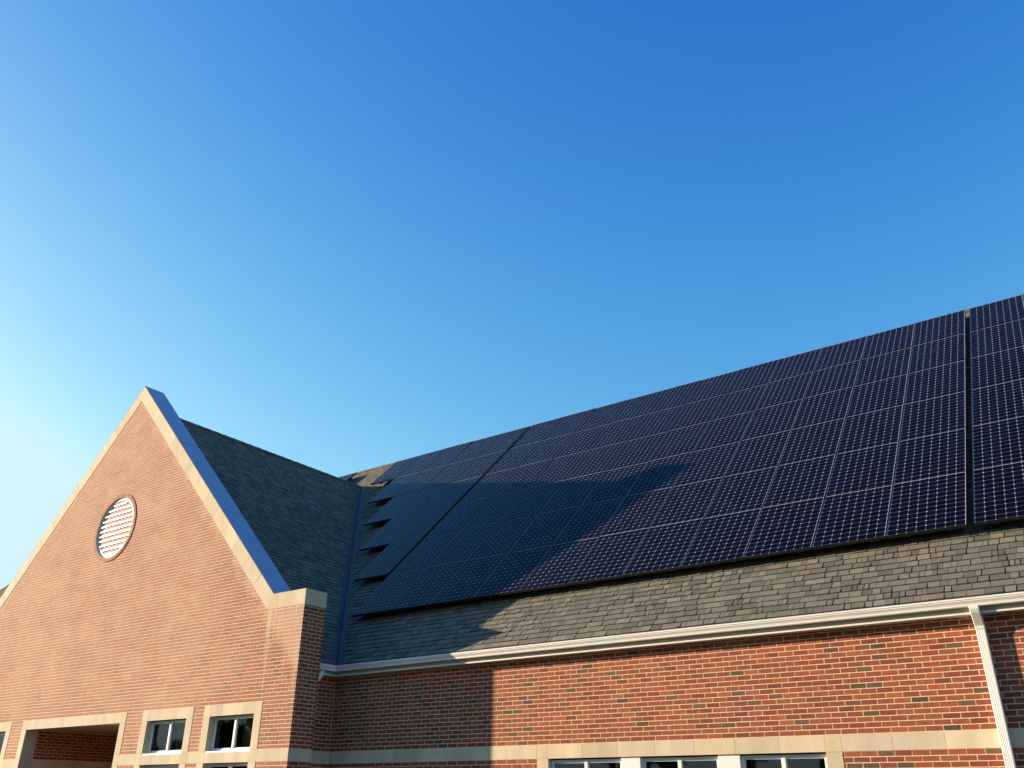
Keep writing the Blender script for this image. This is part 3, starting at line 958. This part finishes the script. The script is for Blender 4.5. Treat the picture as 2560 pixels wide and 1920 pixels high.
def corrugated(mbx, path, w, d, xc):
    """path: list of (y, z) centre points; ribs on the front face"""
    prof = []
    nr = 5
    for i in range(nr * 4 + 1):
        t = -w / 2 + 0.006 + (w - .012) * i / (nr * 4)
        prof.append((t, -d / 2 - (0.0012 if (i % 4) in (1, 2) else 0.0)))
    prof += [(w / 2, -d / 2 + .006), (w / 2, d / 2), (-w / 2, d / 2), (-w / 2, -d / 2 + .006)]
    rings = []
    for k, (y, z) in enumerate(path):
        a = path[max(k - 1, 0)]; b = path[min(k + 1, len(path) - 1)]
        dy, dz = b[0] - a[0], b[1] - a[1]; l = math.hypot(dy, dz); dy /= l; dz /= l
        ny, nz = -dz, dy          # normal of the path in the yz plane; front is -y
        rings.append([(xc + p, y + q * ny * 1.0, z + q * nz) for p, q in prof])
    i0 = len(mbx.v); n = len(prof)
    for r in rings: mbx.v += r
    for k in range(len(rings) - 1):
        for j in range(n):
            l = (j + 1) % n
            mbx.f.append((i0 + k * n + j, i0 + k * n + l, i0 + (k + 1) * n + l, i0 + (k + 1) * n + j)); mbx.c.append((1, 1, 1)); mbx.m.append(0)
    for k in (0, len(rings) - 1):
        mbx.f.append(tuple(i0 + k * n + j for j in range(n))); mbx.c.append((1, 1, 1)); mbx.m.append(0)


DX, DW, DD = -1.815, 0.105, 0.082
ds = MB(); corrugated(ds, [(-.062, 3.60), (-.062, 1.8), (-.062, 0.25)], DW, DD, DX)
dsp = ds.build('downspout', M_WHITE, B, fix=True)
el = MB(); corrugated(el, [(-.196, 3.822), (-.196, 3.78), (-.185, 3.755), (-.085, 3.625), (-.070, 3.598), (-.066, 3.555)], DW + .006, DD + .006, DX)
el.build('elbow', M_WHITE, dsp, fix=True)
# short downspout elbow of the wing gutter, half hidden by the pier
FX = XC
el = MB(); tmp = MB()
corrugated(tmp, [(-.525, 3.812), (-.53, 3.77), (-.56, 3.71), (-.62, 3.64), (-.68, 3.57), (-.69, 3.50), (-.69, .3)], .085, .085, XC + .16)
el.v = tmp.v; el.f = tmp.f; el.c = tmp.c; el.m = tmp.m
el.build('downspout', M_WHITE, B, fix=True)

# ------------------------------------------------------------------ solar panels
TH = math.atan(M)
YP, ZP = 0.6105, 5.0378
DYR = 1.1114
PXX = 1.0636
XG = -1.8033
LEFTX = XG - 11 * PXX
RISE = 0.20        # panel glass above the shingles
ORD = ['bottom row', 'second row from bottom', 'third row from bottom', 'third row from top', 'second row from top', 'top row']
CNT = ['first', 'second', 'third', 'fourth', 'fifth', 'sixth', 'seventh', 'eighth', 'ninth', 'tenth', 'eleventh']

fm = MB()
TK = 0.046
fm.box(0, PW, 0, FM, -TK, 0); fm.box(0, PW, PH - FM, PH, -TK, 0)
fm.box(0, FM, FM, PH - FM, -TK, 0); fm.box(PW - FM, PW, FM, PH - FM, -TK, 0)
fm.face([(FM, FM, -.03), (PW - FM, FM, -.03), (PW - FM, PH - FM, -.03), (FM, PH - FM, -.03)])
cm = MB()
cm.face([(FM, FM, -.003), (PW - FM, FM, -.003), (PW - FM, PH - FM, -.003), (FM, PH - FM, -.003)])
bm_ = MB()
bm_.box(-.022, .022, -.03, .03, -.136, -.092)
bm_.extrude_poly([(-.07, -.142), (.07, -.142), (.03, -.105), (-.03, -.105)], -.04, .04, lambda p, q, t: (t, p, q))
proto = empty('solar_panel')
pf = fm.build('frame', M_FRAME, proto, fix=True)
pc_ = cm.build('cell_sheet', M_CELL, proto)
br1 = bm_.build('mounting_bracket', M_RAIL, proto, fix=True); br1.location = (0.24, 0.21, 0)
br2 = br1.copy(); COL.objects.link(br2); br2.parent = proto; br2.location = (0.82, 0.21, 0)
rl = MB(); rl.box(-.003, PW + .003, .27, .31, -.091, -.047)  # black rail added to darken the gap under the panel
rail = rl.build('mounting_shade_rail', M_FRAME, proto, fix=True)
rl = MB(); rl.box(-.003, PW + .003, 1.2, 1.24, -.091, -.047)
rail2 = rl.build('mounting_shade_rail', M_FRAME, proto, fix=True)
parts = [pf, pc_, br1, br2, rail, rail2]
first = True


def place(x, r, label, group):
    global first
    if first: o = proto; first = False
    else:
        o = proto.copy(); COL.objects.link(o)
        for p in parts:
            c = p.copy(); COL.objects.link(c); c.parent = o
    o.matrix_world = Matrix.Translation((x, YP + r * DYR, ZP + r * DYR * M)) @ Matrix.Rotation(TH + random.uniform(-.004, .004), 4, 'X') @ Matrix.Rotation(random.uniform(-.003, .003), 4, 'Y')
    tag(o, label, 'solar panel', group)


for r in range(6):
    for i in range(11):
        x = XG - (i + 1) * PXX + 0.005
        place(x, r, f'black solar panel, {ORD[r]}, {CNT[i]} left of the wide vertical gap', 'solar panels of the large middle array')
GAP = 0.098
for r in range(1, 6):
    for i in range(r):
        x = LEFTX - GAP - (i + 1) * 1.0558 + 0.002
        where = 'last at the stepped end by the valley' if i == r - 1 else f'{CNT[i]} left of the narrow diagonal gap'
        if r == 1: where = 'only one left of the narrow diagonal gap'
        place(x, r, f'dark blue solar panel, {ORD[r]}, {where}', 'solar panels stepped along the valley')
for r in range(6):
    for i in range(2):
        x = XG + 0.085 + i * PXX
        where = 'just right of the wide vertical gap' if i == 0 else 'second right of the wide vertical gap'
        place(x, r, f'black solar panel, {ORD[r]}, {where}', 'solar panels right of the wide gap')
xr6 = 2 * XR - (LEFTX - GAP - 5 * 1.0558)
for i in range(2):
    place(xr6 - (i + 1) * PXX - 0.02, 5, ['small distant solar panel peeping over the shaded wing roof, nearest the sunlit shingles', 'distant solar panel behind the wing ridge, second from the sunlit shingles'][i], 'solar panels beyond the wing ridge')

# conduit seen in the wide gap
for o in list(bpy.data.objects):
    if o.type == 'MESH' and not o.data.polygons: print('EMPTY MESH', o.name)
